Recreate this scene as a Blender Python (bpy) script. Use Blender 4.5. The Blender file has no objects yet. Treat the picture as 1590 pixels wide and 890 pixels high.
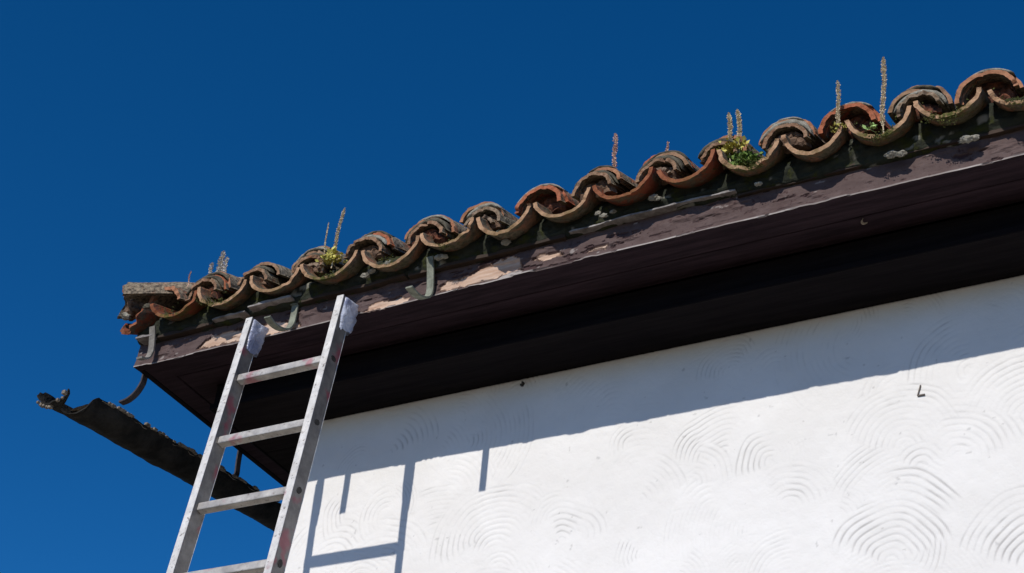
import bpy, math, random
import numpy as np
from mathutils import Matrix, Vector

# ---------------------------------------------------------------- camera, sky, sun, exposure
sc = bpy.context.scene
C = sc.collection
rng = np.random.default_rng(7)
random.seed(7)

def unit(v):
    v = np.array(v, float); return v / np.linalg.norm(v)

CAM = np.array([4.04434972, -3.91301703, -3.04167713])
RT = np.array([0.87877506, 0.47192111, 0.07102714])
UP = np.array([0.20866766, -0.51380743, 0.83214166])
FW = np.array([-0.42919949, 0.71644427, 0.54999583])
cam_d = bpy.data.cameras.new('camera')
cam = bpy.data.objects.new('camera', cam_d); C.objects.link(cam)
cam_d.sensor_width = 36.0
cam_d.lens = 2439.0 / 1590 * 36.0
cam_d.clip_start = 0.05; cam_d.clip_end = 3000
cam.matrix_world = Matrix(((RT[0], UP[0], -FW[0], CAM[0]), (RT[1], UP[1], -FW[1], CAM[1]),
                           (RT[2], UP[2], -FW[2], CAM[2]), (0, 0, 0, 1)))
sc.camera = cam

SUN_T, SUN_U = 0.794, -0.012          # light travels along (u, 1, -t)
sd = unit((SUN_U, 1, -SUN_T))
elev = math.asin(-sd[2]); azim = math.atan2(-sd[0], -sd[1])
world = bpy.data.worlds.new('World'); sc.world = world; world.use_nodes = True
wn = world.node_tree; wn.nodes.clear()
sky = wn.nodes.new('ShaderNodeTexSky'); sky.sky_type = 'NISHITA'; sky.sun_disc = False
sky.sun_elevation = elev; sky.sun_rotation = azim
sky.air_density = 0.8; sky.dust_density = 0.5; sky.ozone_density = 6.0; sky.altitude = 1800
hs = wn.nodes.new('ShaderNodeHueSaturation'); hs.inputs['Saturation'].default_value = 1.25
hs.inputs['Hue'].default_value = 0.5
bg = wn.nodes.new('ShaderNodeBackground'); bg.inputs['Strength'].default_value = 0.118
wo = wn.nodes.new('ShaderNodeOutputWorld')
wn.links.new(sky.outputs[0], hs.inputs['Color']); wn.links.new(hs.outputs[0], bg.inputs[0]); wn.links.new(bg.outputs[0], wo.inputs[0])

sl = bpy.data.lights.new('sun', 'SUN'); sl.energy = 3.85; sl.angle = math.radians(0.5); sl.color = (1.0, 0.945, 0.865)
so = bpy.data.objects.new('sun', sl); C.objects.link(so)
so.rotation_euler = Vector(sd).to_track_quat('-Z', 'Y').to_euler()
so.location = (5, -10, 6)
vs = sc.view_settings
vs.view_transform = 'Standard'; vs.look = 'None'; vs.gamma = 1; vs.exposure = 0.0; vs.use_curve_mapping = False

# ---------------------------------------------------------------- noise helpers (numpy)
def _hash(ix, iy, iz, seed):
    n = (ix * 374761393 + iy * 668265263 + iz * 2147483647 + seed * 1274126177) & 0xffffffff
    n = ((n ^ (n >> 13)) * 1274126177) & 0xffffffff
    n = ((n ^ (n >> 16)) * 2246822519) & 0xffffffff
    return ((n ^ (n >> 15)) & 0xffff) / 65535.0
def vnoise(x, y, z=0.0, seed=0):
    x, y, z = np.broadcast_arrays(np.asarray(x, float), np.asarray(y, float), np.asarray(z, float))
    ix = np.floor(x).astype(np.int64); iy = np.floor(y).astype(np.int64); iz = np.floor(z).astype(np.int64)
    fx = x - ix; fy = y - iy; fz = z - iz
    fx = fx*fx*(3-2*fx); fy = fy*fy*(3-2*fy); fz = fz*fz*(3-2*fz)
    r = 0
    for a in (0, 1):
        for b in (0, 1):
            for c in (0, 1):
                w = (fx if a else 1-fx) * (fy if b else 1-fy) * (fz if c else 1-fz)
                r = r + w * _hash(ix+a, iy+b, iz+c, seed)
    return r * 2 - 1
def fbm(x, y, z=0.0, seed=0, oct=4):
    r = 0; a = 1.0; t = 0
    for i in range(oct):
        r = r + a * vnoise(np.asarray(x)*2**i, np.asarray(y)*2**i, np.asarray(z)*2**i, seed+i*17); t += a; a *= .5
    return r / t
def sstep(a, b, x):
    t = np.clip((x - a) / (b - a), 0, 1); return t*t*(3-2*t)

# ---------------------------------------------------------------- materials
def mat(name):
    m = bpy.data.materials.new(name); m.use_nodes = True
    nt = m.node_tree; nt.nodes.clear()
    out = nt.nodes.new('ShaderNodeOutputMaterial'); b = nt.nodes.new('ShaderNodeBsdfPrincipled')
    nt.links.new(b.outputs[0], out.inputs[0])
    return m, nt, b
class NB:
    def __init__(s, nt): s.nt = nt
    def n(s, t, **kw):
        o = s.nt.nodes.new(t)
        for k, v in kw.items(): setattr(o, k, v)
        return o
    def l(s, a, b): s.nt.links.new(a, b)
    def coord(s, rand=True):
        tc = s.n('ShaderNodeTexCoord')
        if not rand: return tc.outputs['Object']
        oi = s.n('ShaderNodeObjectInfo'); mu = s.n('ShaderNodeMath', operation='MULTIPLY'); mu.inputs[1].default_value = 37.0
        s.l(oi.outputs['Random'], mu.inputs[0])
        ad = s.n('ShaderNodeVectorMath', operation='ADD'); s.l(tc.outputs['Object'], ad.inputs[0]); s.l(mu.outputs[0], ad.inputs[1])
        return ad.outputs[0]
    def noise(s, vec, scale, detail=4, rough=.6, dist=0.0):
        t = s.n('ShaderNodeTexNoise'); t.inputs['Scale'].default_value = scale; t.inputs['Detail'].default_value = detail
        t.inputs['Roughness'].default_value = rough; t.inputs['Distortion'].default_value = dist
        if vec is not None: s.l(vec, t.inputs['Vector'])
        return t.outputs['Fac']
    def ramp(s, fac, stops, interp='LINEAR'):
        r = s.n('ShaderNodeValToRGB'); cr = r.color_ramp; cr.interpolation = interp
        while len(cr.elements) < len(stops): cr.elements.new(0.5)
        for e, (p, c) in zip(cr.elements, stops):
            e.position = p; e.color = (c, c, c, 1) if isinstance(c, (int, float)) else (*c, 1)
        s.l(fac, r.inputs[0]); return r.outputs[0]
    def mix(s, fac, a, b, mode='MIX'):
        m = s.n('ShaderNodeMix', data_type='RGBA', blend_type=mode)
        if isinstance(fac, (int, float)): m.inputs[0].default_value = fac
        else: s.l(fac, m.inputs[0])
        for sock, v in ((m.inputs[6], a), (m.inputs[7], b)):
            if isinstance(v, tuple): sock.default_value = (*v, 1)
            else: s.l(v, sock)
        return m.outputs[2]
    def bump(s, h, bsdf, strength=.4, dist=.01):
        b = s.n('ShaderNodeBump'); b.inputs['Strength'].default_value = strength; b.inputs['Distance'].default_value = dist
        s.l(h, b.inputs['Height']); s.l(b.outputs[0], bsdf.inputs['Normal'])
    def attr(s, name):
        a = s.n('ShaderNodeAttribute'); a.attribute_name = name; return a.outputs['Fac']
    def math(s, op, a, b):
        m = s.n('ShaderNodeMath', operation=op)
        for i, v in enumerate((a, b)):
            if isinstance(v, (int, float)): m.inputs[i].default_value = v
            else: s.l(v, m.inputs[i])
        return m.outputs[0]

def make_tile_mat(name, base, base2, lichen, amt, edge=(.40, .235, .13)):
    m, nt, b = mat(name); k = NB(nt); v = k.coord()
    oi = k.n('ShaderNodeObjectInfo')
    col = k.mix(k.ramp(k.noise(v, 9, 5, .65), [(.35, 0.0), (.65, 1.0)]), base, base2)
    # weathering: grey and cream lichen, black crust, a little moss; only the cut rims stay cleaner
    lf = k.ramp(k.noise(v, 16, 7, .72, .6), [(.5 - amt*.28, 0.0), (.62 - amt*.28, 1.0)])
    rim = k.attr('rim')
    inv = k.math('SUBTRACT', 1.0, k.math('MULTIPLY', rim, .9))
    col = k.mix(k.math('MULTIPLY', lf, inv), col, k.mix(k.ramp(k.noise(v, 70, 4, .7), [(.38, 0.0), (.6, 1.0)]), (.06, .05, .04), lichen))
    bk = k.ramp(k.noise(v, 26, 6, .7, .9), [(.57, 0.0), (.66, 1.0)])
    col = k.mix(k.math('MULTIPLY', k.math('MULTIPLY', bk, .75), inv), col, (.04, .03, .024))
    rimc = k.mix(k.ramp(k.noise(v, 30, 5, .7), [(.42, 0.0), (.68, 1.0)]), edge, (edge[0]*.5, edge[1]*.45, edge[2]*.4))
    col = k.mix(rim, col, rimc)
    mo = k.math('MULTIPLY', k.attr('moss'), k.ramp(k.noise(v, 40, 4, .7), [(.38, 0.0), (.55, 1.0)]))
    col = k.mix(mo, col, k.mix(k.noise(v, 120, 2), (.025, .035, .008), (.13, .13, .03)))
    k.l(col, b.inputs['Base Color']); b.inputs['Roughness'].default_value = .93
    b.inputs['Specular IOR Level'].default_value = .2
    k.bump(k.math('ADD', k.noise(v, 60, 6, .75), k.math('MULTIPLY', lf, .4)), b, .8, .006)
    return m

M = {}
M['tile_red'] = make_tile_mat('terracotta_red', (.46, .115, .055), (.31, .08, .042), (.26, .19, .13), .30, (.46, .16, .085))
M['tile_orange'] = make_tile_mat('terracotta_orange', (.42, .165, .085), (.29, .105, .055), (.30, .24, .17), .62, (.44, .21, .12))
M['tile_grey'] = make_tile_mat('terracotta_lichen', (.30, .13, .075), (.2, .095, .06), (.33, .28, .21), .95, (.36, .22, .14))
M['tile_pan'] = make_tile_mat('terracotta_pan', (.30, .135, .08), (.2, .09, .058), (.17, .14, .10), .35, (.47, .29, .175))
M['tile_panred'] = make_tile_mat('terracotta_pan_red', (.24, .05, .025), (.16, .04, .022), (.12, .09, .06), .2, (.30, .11, .055))

def simple(name, c1, c2, scale=20, rough=.85, metal=0.0, bump=.4, bd=.004, spec=.3, lo=.35, hi=.65):
    m, nt, b = mat(name); k = NB(nt); v = k.coord()
    f = k.noise(v, scale, 6, .68)
    col = k.mix(k.ramp(f, [(lo, 0.0), (hi, 1.0)]), c1, c2)
    k.l(col, b.inputs['Base Color']); b.inputs['Roughness'].default_value = rough; b.inputs['Metallic'].default_value = metal
    b.inputs['Specular IOR Level'].default_value = spec
    if bump: k.bump(k.noise(v, scale*4, 5, .7), b, bump, bd)
    return m

# bedding mortar: dark green-grey, pale crumbs
m, nt, b = mat('bedding_mortar'); k = NB(nt); v = k.coord(False)
col = k.mix(k.ramp(k.noise(v, 14, 6, .7), [(.35, 0.0), (.65, 1.0)]), (.020, .023, .018), (.05, .054, .04))
col = k.mix(k.ramp(k.noise(v, 19, 5, .6, .5), [(.52, 0.0), (.64, 1.0)]), col, (.045, .05, .015))
col = k.mix(k.attr('pale'), col, (.24, .235, .20))
k.l(col, b.inputs['Base Color']); b.inputs['Roughness'].default_value = .95; b.inputs['Specular IOR Level'].default_value = .1
k.bump(k.noise(v, 90, 6, .8), b, .9, .008); M['mortar'] = m
M['mortar_pale'] = simple('pale_mortar', (.16, .145, .115), (.40, .38, .32), 28, .95, 0, .9, .006, .1)
M['fill_red'] = simple('brick_rubble_fill', (.05, .03, .025), (.30, .11, .06), 30, .95, 0, .9, .006, .1, .4, .7)
M['fill_brown'] = simple('earthy_fill', (.06, .04, .03), (.22, .14, .095), 30, .95, 0, .9, .006, .1)
M['mortar_dark'] = simple('dark_mortar', (.05, .045, .035), (.15, .135, .10), 28, .95, 0, .9, .006, .1)

# render plaster with combed fans
m, nt, b = mat('combed_plaster'); k = NB(nt); v = k.coord(False)
col = k.mix(k.ramp(k.noise(v, 3.0, 5, .6), [(.35, 0.0), (.68, 1.0)]), (.76, .74, .712), (.83, .812, .79))
dn = k.ramp(k.noise(v, 22, 6, .7), [(.45, 0.0), (.68, 1.0)])
d1 = k.math('MULTIPLY', k.attr('dirt'), 1.0)
col = k.mix(d1, col, (.26, .245, .235))
sp = k.ramp(k.noise(v, 55, 2, .5), [(.755, 0.0), (.785, 1.0)])
col = k.mix(k.math('MULTIPLY', sp, .22), col, (.22, .19, .16))
k.l(col, b.inputs['Base Color']); b.inputs['Roughness'].default_value = .9; b.inputs['Specular IOR Level'].default_value = .15
k.bump(k.noise(v, 110, 4, .6), b, .22, .004); M['plaster'] = m

# fascia: purple-brown paint peeling off bare wood
m, nt, b = mat('peeling_brown_paint'); k = NB(nt); v = k.coord(False)
mp = k.n('ShaderNodeMapping'); mp.inputs['Scale'].default_value = (1, 6, 9); k.l(v, mp.inputs[0])
paint = k.mix(k.ramp(k.noise(v, 11, 6, .7), [(.35, 0.0), (.65, 1.0)]), (.072, .044, .041), (.108, .074, .070))
paint = k.mix(k.ramp(k.noise(v, 45, 5, .7), [(.58, 0.0), (.66, 1.0)]), paint, (.045, .02, .02))
wood = k.mix(k.ramp(k.noise(mp.outputs[0], 7, 5, .6), [(.35, 0.0), (.65, 1.0)]), (.44, .275, .19), (.60, .45, .35))
grey = k.mix(k.noise(v, 30, 4), (.28, .24, .22), (.5, .46, .44))
col = k.mix(k.attr('bare'), paint, wood)
col = k.mix(k.attr('worn'), col, grey)
col = k.mix(k.attr('crack'), col, (.035, .013, .015))
k.l(col, b.inputs['Base Color']); b.inputs['Roughness'].default_value = .75; b.inputs['Specular IOR Level'].default_value = .25
k.bump(k.noise(mp.outputs[0], 30, 5, .7), b, .5, .003); M['fascia'] = m

# soffit boards and beam; also fascia faces whose shade is put into the colour
for key_, nm_, c1_, c2_ in (('soffit', 'stained_beam_and_fascia_shade', (.005, .004, .005), (.011, .009, .010)), ('boards', 'brown_boards_and_fascia_shade', (.014, .009, .012), (.034, .021, .027))):
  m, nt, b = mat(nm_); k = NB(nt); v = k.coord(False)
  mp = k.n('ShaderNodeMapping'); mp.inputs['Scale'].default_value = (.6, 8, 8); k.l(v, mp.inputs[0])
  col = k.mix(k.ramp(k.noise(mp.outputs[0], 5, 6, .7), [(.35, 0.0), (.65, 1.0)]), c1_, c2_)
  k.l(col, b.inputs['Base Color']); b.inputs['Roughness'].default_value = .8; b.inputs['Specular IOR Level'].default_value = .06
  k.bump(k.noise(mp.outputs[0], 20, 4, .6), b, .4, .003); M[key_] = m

# worn aluminium
def alu(name, stain, ca=(.34, .315, .29), cb=(.56, .53, .485), met=.3):
    m, nt, b = mat(name); k = NB(nt); v = k.coord(False)
    col = k.mix(k.ramp(k.noise(v, 16, 6, .7), [(.35, 0.0), (.65, 1.0)]), ca, cb)
    col = k.mix(k.ramp(k.noise(v, 60, 4, .7), [(.58, 0.0), (.7, 1.0)]), col, (.2, .17, .15))
    st = k.ramp(k.noise(v, 9, 3, .5), [(.62 - stain, 0.0), (.70 - stain, 1.0)])
    col = k.mix(k.math('MULTIPLY', st, .6), col, (.36, .04, .08))
    k.l(col, b.inputs['Base Color']); b.inputs['Metallic'].default_value = met
    k.l(k.ramp(k.noise(v, 35, 4), [(.3, .34), (.7, .55)]), b.inputs['Roughness'])
    k.bump(k.noise(v, 80, 4, .6), b, .15, .002)
    return m
M['alu'] = alu('worn_aluminium', .0)
M['alu_lit'] = alu('lit_flange_aluminium', .0, (.56, .53, .49), (.80, .77, .72), .25)  # rail flanges: light put into a paler base colour
M['alu_shaded'] = alu('shaded_web_aluminium', .05, (.13, .12, .115), (.25, .235, .22), .2)  # rail webs: same metal, shade put into a darker base colour
M['alu_red'] = alu('aluminium_with_red_paint', .2)
M['black_rubber'] = simple('black_plug', (.02, .02, .02), (.05, .045, .04), 40, .7)
M['nail_grey'] = simple('rusty_nail', (.12, .10, .09), (.2, .17, .15), 60)
M['strap_green'] = simple('greenish_iron', (.13, .135, .105), (.26, .275, .215), 40, .7, .1, .5, .002)
M['strap_pale'] = simple('pale_grey_brown_iron', (.13, .12, .105), (.27, .25, .22), 40, .7, .1, .5, .002)
M['strap_brown'] = simple('brown_iron', (.10, .085, .08), (.2, .18, .165), 40, .7, .1, .5, .002)
M['strap_dark'] = simple('dark_iron', (.03, .028, .035), (.07, .06, .065), 40, .7, .1, .5, .002)
M['gutter'] = simple('rotten_gutter', (.012, .012, .011), (.035, .032, .028), 14, .9, 0, .9, .008, .1)
M['debris'] = simple('pale_debris', (.10, .08, .06), (.36, .31, .25), 60, .95, 0, .9, .004, .1)
M['lead'] = simple('grey_strip', (.13, .115, .11), (.34, .32, .31), 24, .7, .1, .5, .003)
M['roofdeck'] = simple('deck_wood', (.03, .02, .015), (.06, .04, .03), 10)
M['roofback'] = simple('weathered_roof_tiles', (.14, .07, .045), (.26, .13, .08), 12, .93, 0, .8, .01, .1)
M['stalk'] = simple('dry_seed_spike', (.50, .39, .25), (.78, .68, .48), 60, .9, 0, 0)
M['stalk_red'] = simple('reddish_seed_spike', (.56, .27, .21), (.70, .56, .44), 60, .9, 0, 0)
M['stalk_grey'] = simple('grey_seed_spike', (.46, .40, .33), (.70, .65, .55), 60, .9, 0, 0)
M['leaf_yellow'] = simple('yellow_green_leaf', (.40, .36, .06), (.62, .56, .16), 50, .8, 0, 0)
M['leaf_green'] = simple('green_leaf', (.05, .11, .018), (.17, .25, .05), 50, .8, 0, 0)
M['leaf_pale'] = simple('pale_green_leaf', (.30, .46, .14), (.45, .62, .24), 50, .8, 0, 0)
M['moss'] = simple('moss_tuft', (.03, .04, .01), (.12, .12, .03), 60, .95, 0, 0)
M['ground'] = simple('grass_and_gravel', (.17, .14, .10), (.31, .265, .20), 1.5, .95, 0, .5, .02, .1)
m, nt, b = mat('crumpled_plastic'); k = NB(nt); v = k.coord(False)
col = k.mix(k.ramp(k.noise(v, 14, 2, .5), [(.35, 0.0), (.65, 1.0)]), (.22, .245, .36), (.58, .61, .71))
k.l(col, b.inputs['Base Color']); b.inputs['Roughness'].default_value = .3
k.bump(k.noise(v, 24, 2, .5, 2.0), b, .9, .010); M['plastic'] = m

# ---------------------------------------------------------------- mesh helpers
def link(name, verts, faces, m, parent=None, smooth=False, attrs=None, mi=None):
    me = bpy.data.meshes.new(name)
    me.from_pydata([tuple(map(float, p)) for p in verts], [], [tuple(map(int, f)) for f in faces])
    for q in (m if isinstance(m, list) else [m]): me.materials.append(q)
    if smooth: me.polygons.foreach_set('use_smooth', [True]*len(me.polygons))
    if mi is not None: me.polygons.foreach_set('material_index', list(mi))
    for an, av in (attrs or {}).items():
        a = me.attributes.new(an, 'FLOAT', 'POINT'); a.data.foreach_set('value', np.asarray(av, np.float32))
    me.update()
    o = bpy.data.objects.new(name, me); C.objects.link(o)
    if parent is not None: o.parent = parent
    return o
def tag(o, label=None, cat=None, group=None, kind=None):
    if label: o['label'] = label
    if cat: o['category'] = cat
    if group: o['group'] = group
    if kind: o['kind'] = kind
    return o
def empty(name, loc):
    o = bpy.data.objects.new(name, None); o.location = loc; o.empty_display_size = .1; C.objects.link(o); return o
def grid_faces(nu, nv, off=0, cu=False, flip=False):
    F = []
    for i in range(nu if cu else nu-1):
        for j in range(nv-1):
            a = off+i*nv+j; b_ = off+((i+1) % nu)*nv+j
            F.append((a, b_, b_+1, a+1) if not flip else (a, a+1, b_+1, b_))
    return F
def boxv(x0, x1, y0, y1, z0, z1):
    V = [(x, y, z) for x in (x0, x1) for y in (y0, y1) for z in (z0, z1)]
    F = [(0, 1, 3, 2), (4, 6, 7, 5), (0, 4, 5, 1), (2, 3, 7, 6), (0, 2, 6, 4), (1, 5, 7, 3)]
    return V, F
def bev(o, w=.003, seg=2):
    md = o.modifiers.new('bevel', 'BEVEL'); md.width = w; md.segments = seg; md.limit_method = 'ANGLE'; return o
def box(name, dims, m, parent=None, bevel=0):
    V, F = boxv(*dims); o = link(name, V, F, m, parent)
    if bevel: bev(o, bevel)
    return o
def join(parts):
    V = []; F = []
    for v, f in parts:
        n = len(V); V += list(v); F += [tuple(i+n for i in q) for q in f]
    return V, F
def ribbon(path, width, thick, axis):
    """flat strap following path [(out, z)], width along the wall; axis 'y': out = -y; 'x': out = -x. local coords"""
    P = np.array(path, float)
    # resample smooth (Catmull-Rom)
    Q = []
    for i in range(len(P)-1):
        p0 = P[max(i-1, 0)]; p1 = P[i]; p2 = P[i+1]; p3 = P[min(i+2, len(P)-1)]
        for t in np.linspace(0, 1, 6, endpoint=False):
            Q.append(.5*((2*p1)+(-p0+p2)*t+(2*p0-5*p1+4*p2-p3)*t*t+(-p0+3*p1-3*p2+p3)*t**3))
    Q.append(P[-1]); Q = np.array(Q)
    T = np.gradient(Q, axis=0); T /= np.linalg.norm(T, axis=1)[:, None]; N = np.stack([-T[:, 1], T[:, 0]], 1)
    V = []
    for q, n in zip(Q, N):
        for s, w in ((1, -1), (1, 1), (-1, 1), (-1, -1)):
            o_, z_ = q + n*s*thick/2; w_ = w*width/2
            V.append((w_, -o_, z_) if axis == 'y' else (-o_, w_, z_))
    F = []
    for i in range(len(Q)-1):
        a = i*4
        for j in range(4): F.append((a+j, a+(j+1) % 4, a+4+(j+1) % 4, a+4+j))
    F += [(3, 2, 1, 0), tuple(len(V)-4+j for j in range(4))]
    return V, F

# ---------------------------------------------------------------- constants of the place
D = 0.4728           # overhang of the front eave
WX = 0.526           # left corner of the house wall
ZW = -0.108         # the wall meets the boxed inner beam of the eave here
GZ = -4.55           # ground
HX, HY = 9.0, 7.2    # eave rectangle
SL = math.tan(math.radians(18))

g = link('ground', [(-400, -400, GZ), (400, -400, GZ), (400, 400, GZ), (-400, 400, GZ)], [(0, 1, 2, 3)], M['ground'])
tag(g, 'rough grass and gravel ground around the house', 'ground', kind='structure')

house = empty('house', (WX, D, GZ))
tag(house, 'white plastered house with peeling brown eaves and old terracotta roof tiles', 'house')
def H(o):       # parent to the house keeping world coordinates
    o.parent = house; o.matrix_parent_inverse = Matrix.Translation((-WX, -D, -GZ)); return o

# ---- front wall: fine combed plaster
xs = np.concatenate([np.arange(WX, 3.75, .0038), np.linspace(3.75, HX-WX, 60)[0:]])
xs = np.unique(np.round(xs, 5))
zs = np.concatenate([np.linspace(GZ-.02, -1.3, 50, endpoint=False), np.arange(-1.3, ZW-.004, .0038), [ZW-.0015]])
X, Z = np.meshgrid(xs, zs, indexing='ij')
h = .25*fbm(X*9, Z*9, seed=3); dirt = np.zeros_like(X)
fans = []
r2 = np.random.default_rng(21)
for gx in np.arange(.35, 3.9, .20):
    for gz in np.arange(-1.35, -.1, .17):
        big = r2.random() < .35
        fans.append((gx+r2.uniform(-.1, .1), gz+r2.uniform(-.09, .09), r2.uniform(.19, .34) if big else r2.uniform(.09, .19), r2.normal()*.95, r2.uniform(.35, 1.5), r2.uniform(.014, .024), r2.uniform(.45, 1.25), r2.uniform(-.40, .45)))
r2.shuffle(fans)
fans = [tuple(f) for f in fans]
fans += [(2.52, -.80, .17, .4, 1.2, .021, .6, .1), (2.906, -.66, .235, -.1, 1.35, .0205, 1.0, .22), (2.838, -1.035, .315, .45, .50, .0235, 1.3, .75), (2.838, -1.035, .215, .1, 1.4, .0225, 1.2, .5),
         (3.30, -.63, .25, .1, 1.5, .021, .9, .15), (3.27, -1.11, .27, -.2, 1.2, .0235, 1.15, .6), (2.29, -.60, .22, -.2, .55, .02, .8, .35), (2.18, -.66, .16, .9, .8, .02, .8, .3),
         (1.98, -.70, .2, .9, .5, .021, .8, .2), (1.70, -.80, .17, .2, .7, .022, .8, .2), (.88, -.86, .12, .0, 1.0, .02, .8, .15)]
for (cx, cz, R, rot_, half, sp_, dep, dirty) in fans:
    i0, i1 = np.searchsorted(xs, [cx-R-.03, cx+R+.03]); j0, j1 = np.searchsorted(zs, [cz-R-.03, cz+R+.03])
    if i1-i0 < 2 or j1-j0 < 2: continue
    w_ = (slice(i0, i1), slice(j0, j1)); Xw = X[w_]; Zw = Z[w_]
    dx = Xw-cx; dz = Zw-cz
    wob = 1+.05*vnoise(np.arctan2(dx, dz)*1.7+cx*9, cz*7, seed=5)
    r = np.hypot(dx*1.04, dz)*wob; an = np.arctan2(dx, dz)-rot_
    an = (an+np.pi) % (2*np.pi)-np.pi
    hf = half*(1-.25*r/R) + .15*vnoise(r*40, cx*5, seed=6)
    mk = sstep(R+.012, R-.012, r) * sstep(hf+.16, hf-.16, np.abs(an)) * sstep(.01, .035, r)
    ph = 2*np.pi*(r/sp_) + .9*vnoise(Xw*16, Zw*16, seed=int(cx*100) % 91)
    gr = np.clip(np.cos(ph), 0, 1)**2.2
    gr = gr*(.15+.85*sstep(-.5, .45, fbm(Xw*11, Zw*11, seed=int(cz*50) % 97+3, oct=3)))
    h[w_] = h[w_]*(1-mk) + mk*(.2*vnoise(Xw*12, Zw*12, seed=9) - dep*gr)
    dd = gr*np.clip(dirty+.10+.5*fbm(Xw*16, Zw*16, seed=31, oct=3), 0, 1)*.85
    dirt[w_] = dirt[w_]*(1-mk)+mk*dd
hh = h*.0012
Y = D - hh - .0010*fbm(X*30, Z*30, seed=2)
fine = (X < 3.75) & (Z > -1.3)
Y = np.where(fine, Y, D)
dirt = np.where(fine, dirt, 0) + .35*sstep(.66, .76, fbm(X*38, Z*38, seed=77, oct=3))*fine
nx, nz = X.shape
V = np.stack([X, Y, Z], -1).reshape(-1, 3)
idx = np.arange(nx*nz).reshape(nx, nz)
Fq = np.stack([idx[:-1, :-1], idx[1:, :-1], idx[1:, 1:], idx[:-1, 1:]], -1).reshape(-1, 4)
# back face and rim
me = bpy.data.meshes.new('wall')
nb = len(V)
back = np.array([(WX, D+.3, GZ-.02), (HX-WX, D+.3, GZ-.02), (HX-WX, D+.3, ZW-.0015), (WX, D+.3, ZW-.0015)])
Vall = np.vstack([V, back])
polys = [list(map(int, (nb+3, nb+2, nb+1, nb)))]
polys.append([nb]+[int(i) for i in idx[0, :]]+[nb+3])
polys.append([nb+2]+[int(i) for i in idx[-1, ::-1]]+[nb+1])
polys.append([nb+3]+[int(i) for i in idx[:, -1]]+[nb+2])
nq = len(Fq)
loops = np.concatenate([Fq.ravel()]+[np.array(p) for p in polys]).astype(np.int32)
tot = np.concatenate([np.full(nq, 4), [len(p) for p in polys]]).astype(np.int32)
start = np.concatenate([[0], np.cumsum(tot)[:-1]]).astype(np.int32)
me.vertices.add(len(Vall)); me.vertices.foreach_set('co', Vall.ravel())
me.loops.add(len(loops)); me.loops.foreach_set('vertex_index', loops)
me.polygons.add(len(tot)); me.polygons.foreach_set('loop_start', start); me.polygons.foreach_set('loop_total', tot)
sm = np.zeros(len(tot), bool); sm[:nq] = True
me.polygons.foreach_set('use_smooth', sm)
a = me.attributes.new('dirt', 'FLOAT', 'POINT'); a.data.foreach_set('value', np.concatenate([np.clip(dirt, 0, 1).ravel(), np.zeros(4)]).astype(np.float32))
me.materials.append(M['plaster']); me.update(calc_edges=True); me.validate()
o = bpy.data.objects.new('wall', me); C.objects.link(o); H(o)
H(box('wall', (WX, WX+.3, D+.302, HY-D, GZ-.02, ZW-.0015), M['plaster']))
H(box('wall', (HX-WX-.3, HX-WX, D+.302, HY-D, GZ-.02, ZW-.0015), M['plaster']))
H(box('wall', (WX+.302, HX-WX-.302, HY-D-.3, HY-D, GZ-.02, ZW-.0015), M['plaster']))
# tiny things stuck on the wall
P = [(3.011, -.372), (3.003, -.404), (3.022, -.407)]
def skew(vf, x0, z0, k):
    return [(x+(z-z0)*k, y, z) for x, y, z in vf[0]], vf[1]
V, F = join([skew(boxv(2.956, 2.9590, D-.006, D+.002, -.482, -.446), 2.956, -.482, .33), boxv(2.9585, 2.981, D-.0055, D+.002, -.4835, -.4800)])
ob = H(link('bent_nail', V, F, M['nail_grey'])); ob['label'] = 'small dark L-shaped nail on the sunlit plaster'
V, F = join([boxv(1.494, 1.503, D-.012, D+.002, -.141, -.135), boxv(1.5005, 1.5065, D-.013, D+.002, -.1355, -.127)])
ob = H(link('nail', V, F, M['black_rubber']))

# ---- soffit: planks running along the eave, a lower outer board, a raised inner one
S1 = .30
Vs = []
parts = []
BETA = .047                 # the left eave is not quite square to the front
def sk(vf, o=0):
    return [(x-BETA*(y-o) if x < .8 else x, y, z) for x, y, z in vf[0]], vf[1]
def ring(a0, a1, z0, z1):
    # rectangular ring between inset a0 and a1
    for (x0, x1, y0, y1) in ((a0, HX-a0, a0, a1), (a0, HX-a0, HY-a1, HY-a0), (a0, a1, a1, HY-a1), (HX-a1, HX-a0, a1, HY-a1)):
        parts.append(sk(boxv(x0, x1, y0, y1, z0, z1)))
ring(.026, .118, .002, .022)
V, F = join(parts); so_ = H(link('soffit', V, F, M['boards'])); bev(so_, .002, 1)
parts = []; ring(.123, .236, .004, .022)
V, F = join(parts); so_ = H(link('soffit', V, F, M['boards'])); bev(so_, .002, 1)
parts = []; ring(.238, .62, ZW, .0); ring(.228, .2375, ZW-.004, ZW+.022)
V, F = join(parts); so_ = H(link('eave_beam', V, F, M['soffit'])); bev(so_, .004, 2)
# flakes of pale paint hanging on the soffit
def flake(x, y, s, ang):
    n = 9; V = []
    for i in range(n):
        t = i/(n-1); a_ = ang+t*2.6
        for w in (-1, 1):
            rr = s*(1+.25*w*math.sin(math.pi*t))
            V.append((x+rr*math.cos(a_), y+rr*math.sin(a_), -.002-.006*math.sin(3*t)-(0.004 if w > 0 else 0)))
    F = [(2*i, 2*i+1, 2*i+3, 2*i+2) for i in range(n-1)]
    o = link('paint_flake', V, F, M['debris']); 
    md = o.modifiers.new('s', 'SOLIDIFY'); md.thickness = .0015
    return H(o)
flake(2.922, .134, .015, 1.6)

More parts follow.
